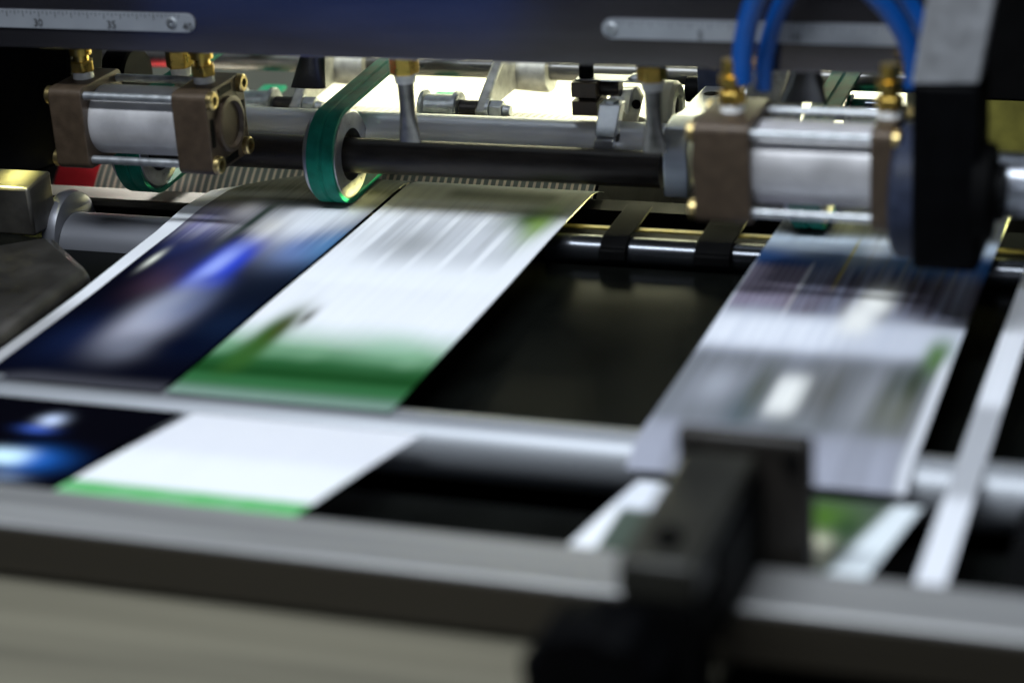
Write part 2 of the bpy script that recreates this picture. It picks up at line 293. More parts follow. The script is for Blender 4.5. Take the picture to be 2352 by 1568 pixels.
def p3(p):
    p.c[:] = (.30, .32, .38)
    p.rect(-99, 99, -3.6, 99, (.56, .66, .80), 1, .1, 1.2)
    p.rect(25, 38, -7.6, -3.6, (.030, .10, .26), .97, .1, 1.2)
    p.blob(1800, 600, 1.5, 1.5, (.010, .085, .36), 1); p.blob(2230, 625, .9, 1.6, (.02, .14, .50), .9); p.blob(2100, 600, 1.6, 1.6, (.10, .18, .34), .8)
    p.blob(1870, 555, 1.6, 2.0, (.70, .80, .92), .85); p.blob(2020, 560, .9, 2.6, (.76, .82, .90), .9); p.blob(1960, 590, .5, 2.4, (.34, .42, .50), .8)
    p.rect(28.4, 37.3, -12.6, -6.4, (.045, .035, .05), .95, .2, 1.5)
    p.rect(25.4, 28.4, -12, -6.0, (.20, .17, .24), .95, .05, .8)
    for i in range(8): p.rect(25.6 + i * .36, 25.68 + i * .36, -12.5, -5.9, (.42, .40, .50), .5, .05, .8)
    p.rect(28.25, 28.42, -13.5, -5.6, (.74, .76, .84), .9, .04, .8); p.rect(25.3, 25.42, -30, -5.6, (.74, .76, .84), .8, .04, .8)
    p.blob(1845, 695, .8, 1.9, (.055, .014, .012), .95); p.blob(1900, 660, .5, 2.2, (.05, .018, .02), .8)
    p.streak(.75, 46, 41, -12.6, -5.4, (.30, .33, .46), 28.5, 99, ky=3)
    p.rect(29.9, 30.05, -8.4, -2.2, (.50, .40, .06), .85, .04, 1.4)
    for i in range(6): a_ = 31 + i * .95 + .25 * math.sin(i * 3.3); p.rect(a_, a_ + .05, -7.6, -3.5 + i % 3, (.34, .28, .08), .6, .05, 1.4)
    p.rect(-99, 99, -17.2, -13.0, (.62, .65, .74), .97, .1, 1.3); p.rect(25, 31.5, -16.6, -13.2, (.84, .87, .95), .9, 1.2, 1.2)
    p.streak(.35, 60, 44, -17, -11, (.46, .50, .62), ky=3)
    p.blob(2015, 690, .85, 2.0, (.92, .92, .88), 1, 2.6); p.blob(1972, 735, .85, 2.0, (.90, .90, .88), 1, 2.6)
    p.rect(-99, 99, -26, -17.6, (.17, .18, .20), .94, .1, 1.2)
    p.blob(1650, 880, 1.0, 2.0, (.40, .42, .48), .9); p.blob(1700, 945, .75, 2.6, (.07, .10, .12), .9); p.blob(1745, 890, .5, 3.0, (.08, .09, .07), .9)
    p.blob(1890, 900, .75, 3.2, (.09, .09, .075), .95); p.blob(1805, 985, 1.6, 1.1, (.16, .18, .18), .8)
    p.bl(at(1808, 906, 'z', 0)[0], at(1808, 906, 'z', 0)[1], .72, 2.2, (.97, .97, .93), 1, 4)
    p.blob(1985, 920, .7, 3.2, (.30, .31, .34), .8); p.blob(2150, 825, .62, 2.4, (.075, .17, .03), .95, 2.6); p.blob(2085, 885, .8, 2.4, (.012, .026, .006), 1, 2.6)
    p.blob(2050, 950, 1.0, 2.6, (.11, .115, .07), .85); p.blob(2120, 1010, 1.0, 2.4, (.22, .22, .22), .7)
    p.rect(25, 38, -99, -25.8, (.33, .34, .41), .85, .4, 1.2)
    p.rect(36.6, 37.3, -30, -17, (.80, .82, .88), .85, .12, 1.4)
    p.streak(.3, 22, 43, -30, -17, (.08, .085, .08), ky=3); p.streak(.2, 60, 45, -30, -17, (.40, .42, .50), ky=4)
    p.rect(-99, 99, -1.2, 99, (.24, .25, .25), .9, .1, .8); p.blob(1850, 528, 1.6, .9, (.02, .02, .02), .9); p.streak(.3, 40, 46, -2, 9, (.06, .06, .06))  # grey rear end: shadow painted over the print
RC = (at(500, 972, 'z', -1.6)[1], -1.6); RR = 1.45         # front roller centre (y,z) and radius
Y3 = np.concatenate([np.linspace(-29.4, -27.4, 18), YT])
def z3(X, Y, t):
    a = np.clip((-27.4 - Y) / 2.0, 0, 1); return curl(Y) + WAVE(X, Y) * .5 * (1 - a) - .6 * a ** 1.7
sheet('paper_strip', 'strip with blue band, white patch and grey streaks, right of the bed', lambda y: (25.3, 37.1), Y3, z3, p3, 300, G)
# the two bright narrow webs at the far right
def pw(p): p.streak(.2, 6, 51, c=(.5, .52, .56))
YB = np.linspace(-39.2, 6, 120)
def pw(p):
    p.c[:] = (.78, .80, .86); p.rect(-99, 99, -30.5, -21.5, (.36, .37, .40), .9, .1, .8); p.streak(.2, 5, 51, c=(.5, .52, .56))
sheet('paper_strip', 'narrow plain white strip at the far right edge of the bed', lambda y: (38.8, 39.95), YB, z2, pw, 24, G)
# sheets between front roller and rail
A0, A1 = np.array([-28.8, -.2]), np.array([-39.2, 0.15])
YL = np.linspace(A0[0], A1[0], 90)
def zl(X, Y, t): f = (Y - A0[0]) / (A1[0] - A0[0]); return A0[1] * (1 - f) + A1[1] * f + .10 * np.sin(f * 3.1)
G2 = 'sheets leaving the front roller'
def pl1(p):
    p.c[:] = (.002, .002, .004)
    p.blob(95, 1062, 1.5, 1.0, (.006, .05, .22), .9); p.blob(60, 1058, 1.2, 1.0, (.02, .14, .55), .95); p.blob(10, 1052, 1.2, .8, (.62, .84, .98), 1, 3)
    p.blob(118, 962, .55, .6, (.60, .70, .95), 1); p.blob(85, 985, .8, .35, (.05, .12, .55), .9); p.blob(10, 1100, 1.0, .35, (.20, .26, .38), .8)
sheet('paper_sheet', 'near black sheet with a bright blue printed glow at the left front', lambda y: np.interp(y, [-39.2, -36.8, -29], [-9.6,-8.9, -7.2]) + np.array([0, 11.4]), YL, zl, pl1, 160, G2)
def pl2(p):
    p.c[:] = (.70, .71, .76); p.rect(-99, 99, -99, -33.2, (.78, .80, .82), 1, .1, .8)  # upper part greyer: shading painted into the sheet colour
    p.rect(-99, 99, -99, -36.75, (.05, .34, .07), .98, .1, .1)
    p.rect(-99, 99, -99, -37.25, (.16, .52, .20), .9, .1, .15); p.streak(.12, 14, 61, c=(.6, .62, .68))
sheet('paper_sheet', 'plain white sheet with a bright green front edge beside the black sheet', lambda y: np.interp(y, [-39.2, -36.8, -29], [2.4, 3.0, 4.65]) + np.array([0, 11.15]), YL, zl, pl2, 160, G2)
def pl3(p):
    p.rect(26.6, 99, -99, -31, (.03, .05, .03), .95, .1, .3); p.rect(28, 99, -31.9, -31.3, (.4, .7, .66), .0)
    p.rect(31, 36.9, -31.4, -30.7, (.45, .70, .68), .9, .1, .15); p.rect(26.3, 31, -34.9, -34.5, (.05, .05, .06), .0)
    p.rect(26.0, 30.6, -34.2, -30, (.74, .77, .84), 1, .1, .4)
    p.bl(34.3, -33.2, 1.6, 1.6, (.07, .16, .02), .95); p.bl(33.2, -35.0, 1.3, .8, (.16, .24, .02), .9); p.bl(34.6, -36.2, .7, 1.3, (.75, .72, .55), 1, 3)
    p.bl(35.6, -34.0, .5, 1.0, (.02, .05, .02), .8)
    g = sst(0, .5, p.X - (36.9 + (p.Y + 31) * .22)); p.c = lerp(p.c, (.72, .78, .82), g)
sheet('paper_sheet', 'sheet with white margin and green leaf photo partly behind the black clamp', lambda y: np.interp(y, [-39.2, -29], [25.3, 26.9]) + np.array([0, 11.6]), YL[YL < -31.4], zl, pl3, 200, G2)

# ------------------------------------------------------------------ rollers and shafts
def roller(name, label, x0, x1, y, z, r, m_, cat, cham=.15, part=None):
    o = MB().lathe((x0, y, z), (1, 0, 0), [(0, r * .3), (0, r - cham), (cham, r), (x1 - x0 - cham, r), (x1 - x0, r - cham), (x1 - x0, r * .3)], 96).build(name, m_)
    return tag(o, label, cat)
roller('front_roller', 'long blurred silver roller crossing between upper strips and lower sheets', -14, 46, RC[0], RC[1], RR, 'roller', 'roller')
t = thing('bed_roller', 'grey roller with round left flange under the first strip', 'roller', (-16, -4.6, -2.6))
MB().lathe((-16.3, -3.5, -2.55), (1, 0, 0), [(0, 1), (0, 1.95), (.1, 2.05), (17.5, 2.05), (17.5, 1.0)], 96).build('sleeve', 'dullroll', t)
MB().lathe((-17.6, -2.9, -2.0), (1, 0, 0), [(0, .8), (0, 2.1), (.25, 2.5), (.7, 2.62), (1.1, 2.5), (1.28, 2.1), (1.28, .8)], 72).build('flange', 'dullroll', t)
r = thing('striped_roller', 'large pale striped roller with red end band behind the first strip', 'roller', (-22, 21, -9))
SY, SZ, SR = 13.0, -8.4, 9.6
MB().lathe((-20.2, SY, SZ), (1, 0, 0), [(0, SR - .1), (0, SR), (33, SR), (33, SR - .1)], 160).build('grooved_sleeve', 'stripes', r)
MB().cyl((12.7, SY, SZ), (12.9, SY, SZ), SR + .02, n=160).build('end_blackout', 'black', r)  # black disc added to keep the lit roller end dark
MB().lathe((-23.4, SY, SZ), (1, 0, 0), [(0, 2), (0, SR - .3), (.3, SR), (3.18, SR), (3.18, 2)], 160).build('end_band', 'red', r)
tag(MB().lathe((-14, 0, 2.75), (1, 0, 0), [(0, .5), (0, 1), (32.9, 1.0), (32.9, .5)], 72).build('drive_shaft', 'dark_steel'), 'dark brown steel shaft running through the ring pulleys', 'shaft')
tag(MB().lathe((-20, 3.4, 2.95), (1, 0, 0), [(0, .5), (0, 1.32), (39.2, 1.32), (39.2, .5)], 96).build('support_shaft', 'support'), 'bright silver shaft just behind the dark shaft', 'shaft')
RY = 16.0; RS = at(1000, 150, 'y', RY)
tag(MB().lathe((-26, RY, RS[2]), (1, 0, 0), [(0, .4), (0, .72), (70, .72), (70, .4)], 64).build('rear_shaft', 'rear_steel'), 'thin dull shaft carrying the rear castings below the top plate', 'shaft')
# guide bar with yellow-lit edge, and straps over the roller in the gap
tag(MB().box(-22, -3, -.6, 1.5, -1.1, -.55).build('cross_beam', 'beam', bevel=.12), 'dark cross beam under the papers just in front of the striped roller', 'beam')
for i, (x, w_) in enumerate(((15.9, 1.5), (21.2, 2.0))):
    tag(MB().prism([(x, -2.7, -1.6), (x, -2.6, -.9), (x, -1.9, -.5), (x, 2.8, -.35), (x, 2.8, -.5), (x, -1.9, -.65), (x, -2.75, -1.1), (x, -2.8, -1.6)], (w_, 0, 0)).build('strap', 'black', bevel=.04),
        ['narrow dark strap over the chrome roller, left of the pair in the gap', 'wider dark strap over the chrome roller beside the third strip'][i], 'strap', 'dark straps over the bed roller')

# ------------------------------------------------------------------ ring pulleys and green belts
BZ = 2.80
tag(MB().box(-7, 26, 3.2, 5.0, -7, -.9).build('gap_blackout', 'black'), 'black wall added to darken the view under the crest of the paper strips', 'wall plate')  # added so no lit surface shows beneath the paper
tag(MB().box(-2.9, 46, -.45, .05, -.78, -.66).build('painted_lit_edge', 'edge', bevel=.08), 'thin yellow strip standing for light on the beam edge behind the straps', 'strip')  # lit edge of the beam, drawn as a coloured strip
tag(MB().box(-22, 60, -.3, 1.3, -7, -1.103).build('reflection_blocker', 'black'), 'black wall added below the cross beam to block the reflection of the web', 'wall plate')  # added to stop the bright web reflecting in the bed
def pulley(x, label, blabel):
    t = thing('ring_pulley', label, 'pulley', (x, 0, 0), 'ring pulleys on the dark shaft')
    ring(x - 1.0, x + 1.0, 0, BZ, 2.54, 1.5).build('rim', 'rim', t)
    MB().lathe((x - 1.1, 0, BZ), (1, 0, 0), [(0, 1.02), (0, 1.7), (.6, 1.7), (.6, 1.02)], 48, True).build('hub', 'black', t)
    b = thing('transport_belt', blabel, 'belt', (x, 0, 0), 'green transport belts')
    out = []
    L = 17.5
    pts = [(L, 2.57 + .25)] ; pts_o = []
    def prof(r, up, dn):
        a = [(L, r + up)] + [(math.cos(q) * r, math.sin(q) * r) for q in np.linspace(math.pi / 2, 1.5 * math.pi, 40)] + [(L, -r + dn)]
        return a
    W = .80
    ro, ri = prof(2.80, .9, 1.2), prof(2.56, .9, 1.2)
    for (xa, xb, rr_) in ((-W, -.13, 0), (-.13, .13, .09), (.13, W, 0)):
        pass
    mb = MB(); secs = []
    for (yo, zo), (yi, zi) in zip(ro, ri):
        n_ = Vector((0, yo - yi, zo - zi)); o_ = Vector((x, yo, BZ + zo)); i_ = Vector((x, yi, BZ + zi)); g_ = n_.normalized() * .09
        e = Vector((1, 0, 0)); k_ = Vector((.2, 0, 0)); o_ = o_ + k_; i_ = i_ + k_
        secs.append([i_ - e * W, o_ - e * W, o_ - e * .14, o_ - g_ - e * .05, o_ - g_ + e * .05, o_ + e * .14, o_ + e * W, i_ + e * W])
    mb.quadloft(secs, True, True); mb.build('band', 'green', b)
pulley(-0.5, 'zinc ring pulley with large bore in the middle of the dark shaft', 'green grooved belt round the middle ring pulley, rising behind the left nozzle')
XP2 = at(340, 385, 'y', 0)[0]
pulley(XP2, 'ring pulley half hidden below the left pneumatic cylinder', 'green belt round the ring pulley below the left pneumatic cylinder')
pulley(27.0, 'ring pulley hidden behind the right pneumatic cylinder', 'green belt rising behind the right pneumatic cylinder')

# ------------------------------------------------------------------ pneumatic cylinders
def rrect(x, yc, zc, hy, hz, r=.45, n=4):
    pts = []
    for sy, sz, a0 in ((1, 1, 0), (-1, 1, 90), (-1, -1, 180), (1, -1, 270)):
        for i in range(n + 1):
            a = math.radians(a0 + 90 * i / n); pts.append((x, yc + sy * (hy - r) + r * math.cos(a), zc + sz * (hz - r) + r * math.sin(a)))
    return pts
def air_cylinder(x, y, z, label, L=9.75, hs=2.34, cl=2.05, group='pneumatic cylinders below the top plate', cr=2.1, bigfit=False):
    """x,y,z centre of the right (+X) end face"""
    k_ = hs / 2.6
    t = thing('pneumatic_cylinder', label, 'pneumatic cylinder', (x, y, z), group)
    for k, (xa, xb) in enumerate(((x - cr, x), (x - L, x - L + cl))):
        cap = MB().quadloft([rrect(xa, y, z, hs, hs), rrect(xb, y, z, hs, hs)])
        ce = cap.build('end_cap', 'tan', t, bevel=.06)
        xo = x if k == 0 else x - L; sg = 1 if k == 0 else -1
        MB().lathe((xo - .002 * sg, y, z), (sg, 0, 0), [(0, 1.72 * k_), (.28, 1.72 * k_), (.34, 1.62 * k_), (.34, 1.42 * k_), (.12, 1.30 * k_), (.10, .05)], 48).build('boss', 'tan', ce)
        for sy in (-1, 1):                                   # recessed slots drawn by raised ribs at the sides
            MB().quadloft([rrect(xx, y + sy * 2.12 * k_, z, .2, .8, .1) for xx in (xo - .1 * sg, xo + .04 * sg)]).build('recess', 'black', ce)
            MB().quadloft([[(xx, y + a, z + sy * 2.16 * k_ + b) for a, b in ((-.75, -.2), (.75, -.2), (.75, .2), (-.75, .2))] for xx in (xo - .1 * sg, xo + .04 * sg)]).build('recess', 'black', ce)
            for sz in (-1, 1):
                MB().lathe((xo - .3 * sg, y + sy * 2.02 * k_, z + sz * 2.02 * k_), (sg, 0, 0), [(0, .5), (.55, .5), (.62, .43), (.62, .25), (.3, .25), (.3, .02)], 28).build('bolt', 'gold', ce)
        # side pocket behind each screw head
    MB().cyl((x - L + cl - .05, y, z), (x - cr + .05, y, z), 2.14 * k_, n=72).build('barrel', 'barrel', t)
    for sy in (-1, 1):
        for sz in (-1, 1):
            MB().cyl((x - L + cl - .1, y + sy * 2.05 * k_, z + sz * 2.05 * k_), (x - cr + .1, y + sy * 2.05 * k_, z + sz * 2.05 * k_), .23, n=20).build('tie_rod', 'zinc', t)
    for k, xf in enumerate((x - cr * .55, x - L + cl * .5)):
        zt = z + hs
        f = MB().cyl((xf, y, zt - .1), (xf, y, zt + .38), .60, .55, 28).build('sealing_tape', 'ptfe', t)
        f = hexnut((xf, y, zt + .38), (0, 0, 1), .62, .70).build('hex_fitting', 'brass', t, bevel=.06)
        MB().lathe((xf, y, zt + 1.0), (0, 0, 1), [(0, .45), (.3, .42), (.35, .62), (.75, .62), (.8, .45), (1.5, .45)], 28).build('push_collar', 'brass', f)
    return t
CLp = at(524, 284, 'y', -5)
air_cylinder(CLp[0], -5, CLp[2], 'brown and silver pneumatic cylinder at the upper left with end face showing')
CRp = at(2062, 398, 'y', -10.5)
XR = CRp[0]
XR += .15
air_cylinder(XR, -10.5, at(1850, 374, 'y', -10.5)[2] , 'larger looking pneumatic cylinder with two blue hoses at the upper right', L=XR - at(1622, 383, 'y', -10.5)[0] , hs=2.48, cl=2.75, cr=1.0)
# lug on the mounting face of the left cylinder
# blue hoses
def hose(u0, v0, pts, label, r=.62):   # path given at known depths
    P_ = [at(a, b, 'y', c) for a, b, c in pts]
    # catmull smoothing
    Q = []
    for i in range(len(P_) - 1):
        p0, p1_, p2_, p3_ = P_[max(i - 1, 0)], P_[i], P_[i + 1], P_[min(i + 2, len(P_) - 1)]
        for k in range(8):
            s_ = k / 8; Q.append(.5 * (2 * p1_ + (p2_ - p0) * s_ + (2 * p0 - 5 * p1_ + 4 * p2_ - p3_) * s_ ** 2 + (3 * p1_ - p0 - 3 * p2_ + p3_) * s_ ** 3))
    Q.append(P_[-1]); return tag(MB().tube(Q, r).build('air_hose', 'hose'), label, 'hose', 'blue air hoses')
hose(0, 0, [(1704, 190, -10.5), (1705, 140, -10.5), (1714, 70, -10.6), (1735, 0, -10.9), (1770, -70, -11.2), (1840, -140, -11.5)], 'blue air hose rising from the left fitting of the right cylinder', .52)
hose(0, 0, [(2100, 200, -10.5), (2098, 150, -10.5), (2082, 90, -10.6), (2045, 30, -10.9), (2000, -20, -11.2), (1930, -90, -11.5)], 'blue air hose curving up left beside the silver bar', .48)

hose(0, 0, [(1752, 205, -8.9), (1756, 140, -8.9), (1772, 70, -8.9), (1800, 0, -9.0), (1850, -80, -9.3), (1920, -150, -9.6)], 'reflection of the left hose in the top plate, built as a darker strand behind it', .42)  # plate reflection of the hose, built as solid tube
hose(0, 0, [(2150, 200, -8.9), (2140, 120, -8.9), (2118, 55, -8.9), (2085, 0, -9.0), (2040, -60, -9.3), (1980, -130, -9.6)], 'hose reflection in the top plate, built as a darker strand behind the silver bar', .42)  # also a reflection in the plate, built as solid tube
# ------------------------------------------------------------------ top plate with rulers
pz = at(900, 138, 'y', -8)[2]
t = thing('top_plate', 'polished dark blue grey metal plate across the top of the picture', 'metal plate', (10, -8, pz))
pl = MB().box(-45, 37.2, -8, -7.4, pz, pz + 16).build('sheet', 'plate', t, bevel=.08)
def ruler(xa, xb, zc, hh, label, left_end, right_end, nums):
    t = thing('ruler', label, 'ruler', (xa, -8, zc), 'metal scales screwed to the top plate')
    yb = -8.02; pts = []
    if right_end: pts += [(xb - hh + hh * math.cos(a), yb, zc + hh * math.sin(a)) for a in np.linspace(-math.pi / 2, math.pi / 2, 16)]
    else: pts += [(xb, yb, zc - hh), (xb, yb, zc + hh)]
    if left_end: pts += [(xa + hh + hh * math.cos(a), yb, zc + hh * math.sin(a)) for a in np.linspace(math.pi / 2, 1.5 * math.pi, 16)]
    else: pts += [(xa, yb, zc + hh), (xa, yb, zc - hh)]
    MB().prism(pts, (0, -.1, 0)).build('scale', 'ruler', t)
    tk = MB(); n = int((xb - xa - 1) / .25)
    for i in range(n):
        x = xa + .5 + i * .25; l = .34 if i % 4 == 0 else (.22 if i % 2 == 0 else .14)
        tk.box(x - .018, x + .018, -8.135, -8.122, zc + hh - .04 - l, zc + hh - .04)
    k = tk.build('graduation', 'ink', t, smooth=False)
    for x in ([xa + hh] if left_end else []) + ([xb - 1.35] if right_end else []):
        s_ = MB().lathe((x, -8.12, zc), (0, -1, 0), [(0, .3), (.06, .3), (.1, .24), (.1, .12), (.02, .12), (.02, .01)], 24).build('screw', 'zinc', t)
    for x, s_ in nums:
        fc = bpy.data.curves.new('t', 'FONT'); fc.body = s_; fc.size = .58 * S; fc.align_x = 'CENTER'; fc.extrude = .0001
        tmp = bpy.data.objects.new('t', fc); col.objects.link(tmp); bpy.context.view_layer.update()
        me = bpy.data.meshes.new_from_object(tmp.evaluated_get(bpy.context.evaluated_depsgraph_get())); bpy.data.objects.remove(tmp)
        o = bpy.data.objects.new('number', me); me.materials.clear(); me.materials.append(M['ink']); col.objects.link(o); o.parent = t
        o.rotation_euler = (math.pi / 2, 0, 0); o.location = Vector((x, -8.14, zc - hh + .12)) * S - wloc(t)
ql, qr = at(0, 44, 'y', -8.1), at(447, 52, 'y', -8.1)
ruler(ql[0] - 8, qr[0], (ql[2] + qr[2]) / 2, .5, 'pale steel ruler at the top left ending above the left cylinder', False, True,
      [(at(90, 48, 'y', -8)[0], '30'), (at(258, 50, 'y', -8)[0], '35'), (at(432, 50, 'y', -8)[0], '40')])
ql, qr = at(1383, 68, 'y', -8.1), at(2110, 82, 'y', -8.1)
ruler(ql[0], 37, (ql[2] + qr[2]) / 2, .5, 'pale steel ruler at the top right running behind the blue hoses', True, False,
      [(at(1400, 82, 'y', -8)[0], '0'), (at(1610, 82, 'y', -8)[0], '5'), (at(1826, 88, 'y', -8)[0], '10')])

# ------------------------------------------------------------------ nozzles
def nozzle(u, label, y=-3.2, vt=150, vb=325):
    a = at(u, vt, 'y', y); b = at(u, vb, 'y', y); x, zt, zb = a[0], a[2], b[2]
    t = thing('air_nozzle', label, 'nozzle', (x, y, zb), 'air nozzles hanging over the silver shaft')
    hexnut((x, y, zt - .45), (0, 0, 1), 1.0, .80, .3).build('hex_fitting', 'brass', t, bevel=.06)
    MB().cyl((x, y, zt + .5), (x, y, zt + 5), .5, n=28).build('feed_pipe', 'brass', t)
    MB().cyl((x, y, zt - .95), (x, y, zt - .4), .56, .62, 28).build('sealing_tape', 'ptfe', t)
    rings = []
    for f, (wx, wy) in ((0, (.46, .46)), (.25, (.43, .43)), (.5, (.44, .38)), (.7, (.52, .28)), (.88, (.60, .17)), (1, (.64, .14))):
        z = (zt - .93) * (1 - f) + zb * f
        rings.append([(x + wx * math.cos(q), y + wy * math.sin(q), z) for q in np.linspace(0, 2 * math.pi, 33)[:-1]])
    MB().quadloft(rings).build('flattened_tube', 'nozzle', t)
    return t
nozzle(412, 'air nozzle with brass nut standing between the fittings of the left cylinder', y=-2.2, vt=135, vb=300)
nozzle(928, 'flattened silver air nozzle with brass nut in front of the silver shaft, left of centre')
nozzle(1497, 'flattened air nozzle with brass nut beside the steel bracket block', y=-4.6, vt=165, vb=350)
def flat_nozzle(u, y, v0, v1, w0, w1, skew, label):
    a = at(u, v0, 'y', y); b = at(u, v1, 'y', y); x = b[0]
    rings = []
    for f in (0, .3, .6, .85, 1):
        wx = w0 + (w1 - w0) * f; wy = .5 - .32 * f; z = a[2] * (1 - f) + b[2] * f; xx = x + skew * (1 - f)
        rings.append([(xx + wx * math.copysign(abs(math.cos(q)) ** .7, math.cos(q)), y + wy * math.sin(q), z) for q in np.linspace(0, 2 * math.pi, 33)[:-1]])
    tag(MB().quadloft(rings).build('flat_nozzle', 'rear_steel'), label, 'nozzle', 'wide flat nozzles pointing down from the top plate')
flat_nozzle(708, 4, 120, 202, .75, 1.12, .55, 'wide flat dark nozzle above the first rear idler, left of the green belt')
flat_nozzle(1843, -2, 150, 235, .75, 1.25, .2, 'wide flat dark nozzle between the blue hoses')

# ------------------------------------------------------------------ rear castings with idler wheels
def rear_unit(u, v, label, y=9.5, with_idler=True):
    q = at(u, v, 'y', y); x, z = q[0], q[2]; zs = RS[2]
    t = thing('rear_bracket', label, 'bracket', (x, y, z), 'cast brackets with idler wheels on the rear shaft')
    a = [(x, y - .5, z - .55), (x, y + .6, z - .6), (x, y + 1.6, z - .1), (x, RY - 1.2, zs - 1.0), (x, RY + 1.0, zs - .9), (x, RY + 1.3, zs + .4), (x, RY + .2, zs + 1.5), (x, RY - 3.4, zs + 1.5), (x, y + .3, z + .8), (x, y - .75, z + .1)]
    MB().prism(a, (.7, 0, 0)).build('arm', 'cast', t, bevel=.15)
    MB().lathe((x - .5, RY, zs), (1, 0, 0), [(0, .9), (0, 1.35), (2.9, 1.5), (3.1, 1.42), (3.1, .9)], 48).build('hub', 'cast', t)
    MB().lathe((x + .65, y, z), (1, 0, 0), [(0, .3), (0, .72), (.2, .72), (.2, .3)], 32).build('washer', 'zinc', t)
    hexnut((x + .85, y, z), (1, 0, 0), .8, .62, .4).build('nut', 'zinc', t, bevel=.06)
    MB().cyl((x + 1.6, y, z), (x + 2.1, y, z), .36, .32, 24).build('stud', 'zinc', t)
    MB().cyl((x - 1.1, y, z), (x + .05, y, z), .56, .56, 24).build('spacer', 'dark_steel', t)
    if with_idler:
        w_ = MB().lathe((x - 3.6, y, z), (1, 0, 0), [(0, .3), (0, 1.0), (.1, 1.1), (.28, 1.1), (.36, .86), (2.1, .86), (2.2, 1.1), (2.4, 1.1), (2.5, 1.0), (2.5, .3)], 56)
        w_.build('idler_wheel', 'zinc', t)
    return t
rear_unit(672, 243, 'cast bracket with idler wheel behind the left cylinder')
rear_unit(1098, 252, 'cast bracket with idler wheel left of the brown clamp block')
iq = at(1990, 262, 'y', 9)
t = thing('idler_roller', 'small chrome idler in front of the bright light patch at the right', 'idler', tuple(iq))
MB().lathe(tuple(iq - np.array([1.1, 0, 0])), (1, 0, 0), [(0, .3), (0, 1.0), (.1, 1.1), (.28, 1.1), (.36, .88), (2.3, .88), (2.4, 1.1), (2.6, 1.1), (2.7, 1.0), (2.7, .3)], 56).build('wheel', 'chrome', t)
MB().cyl(iq - np.array([2.2, 0, 0]), iq - np.array([1.1, 0, 0]), .4, n=24).build('axle', 'dark_steel', t)

# clamp block on a pin, levers, cream wheel, sloping bar, steel bracket block
q0, q1 = at(1310, 190, 'y', 3.2), at(1372, 268, 'y', 3.2)
t = thing('clamp_block', 'split dark brown block on a vertical pin left of the silver lever', 'clamp', tuple(q1))
zm = (q0[2] + q1[2]) / 2
MB().box(q0[0], q1[0], 3.2, 5.2, zm + .08, q0[2]).build('upper_jaw', 'clampbrown', t, bevel=.05)
MB().box(q0[0], q1[0], 3.2, 5.2, q1[2], zm - .12).build('lower_jaw', 'clampbrown', t, bevel=.05)
MB().box(q0[0] + .3, q1[0] - .2, 3.6, 5, zm - .13, zm + .09).build('web', 'black', t)
MB().cyl((q1[0] - .05, 4.3, zm + .45), (q1[0] + 1.1, 4.3, zm + .45), .5, n=24).build('boss', 'dark_steel', t)
xp = (q0[0] + q1[0]) / 2 - .1
MB().cyl((xp, 4.2, q0[2]), (xp, 4.2, q0[2] + 1.2), .42, n=24).build('pin', 'bakelite', t)
MB().cyl((xp, 4.2, q0[2] + 1.0), (xp, 4.2, q0[2] + 3.5), .56, n=24).build('cap', 'alu', t)
MB().box(xp - .5, xp + 3.3, 3.7, 4.9, q0[2] + .003, q0[2] + .07).build('strip', 'alu', t)
MB().lathe((xp + 2.9, 4.2, q0[2] + .07), (0, 0, 1), [(0, .5), (.12, .45), (.25, .2), (.27, .02)], 24).build('rivet', 'alu', t)
# lever pieces
def quadprism(pts, y, th, name, m_, parent, bevel=.06):
    return MB().prism([tuple(at(a, b, 'y', y)) for a, b in pts], (0, th, 0)).build(name, m_, parent, bevel=bevel)
lv = at(1390, 330, 'y', 1.0)
t = thing('setting_lever', 'bright silver lever with foot clamped over the silver shaft', 'lever', tuple(lv))
quadprism([(1376, 240), (1425, 243), (1412, 318), (1365, 312)], 1.6, 1.0, 'arm', 'alu', t)
quadprism([(1364, 322), (1408, 322), (1406, 345), (1362, 343)], 1.3, 1.4, 'foot', 'alu', t)
MB().box(at(1372, 0, 'y', 1.9)[0], at(1404, 0, 'y', 1.9)[0], 1.9, 2.4, at(1390, 325, 'y', 1.9)[2], at(1390, 312, 'y', 1.9)[2]).build('neck', 'dark_steel', t)
hexnut(tuple(at(1405, 241, 'y', 2.1)), (0, 0, 1), .28, .42).build('nut', 'zinc', t)
t = thing('cast_plate', 'lit cream coloured triangular plate with a hole behind the silver lever', 'plate', tuple(at(1440, 280, 'y', 5)))
quadprism([(1408, 205), (1462, 202), (1474, 225), (1458, 300), (1425, 304), (1415, 262), (1395, 235)], 5, .5, 'web', 'cast', t, .08)
quadprism([(1404, 208), (1452, 206), (1440, 266), (1418, 240), (1397, 236)], 4.6, .38, 'pad', 'alu', t, .06)
hq = at(1462, 240, 'y', 4.95); MB().cyl(hq, hq + np.array([0, -.05, 0]), .28, n=24).build('hole', 'black', t)
wq = at(1540, 250, 'y', 5.5)
t = thing('nylon_wheel', 'cream yellow round wheel behind the right nozzle', 'wheel', tuple(wq))
MB().lathe(tuple(wq - np.array([.9, 0, 0])), (1, 0, 0), [(0, .9), (0, 1.45), (.2, 1.6), (1.2, 1.6), (1.4, 1.4), (1.4, .8), (1.2, .75)], 56, True).build('tyre', 'nylon', t)
MB().lathe(tuple(wq - np.array([.8, 0, 0])), (1, 0, 0), [(0, .3), (0, .78), (1.1, .78), (1.1, .4), (.7, .35)], 40, True).build('hub', 'dark_steel', t)
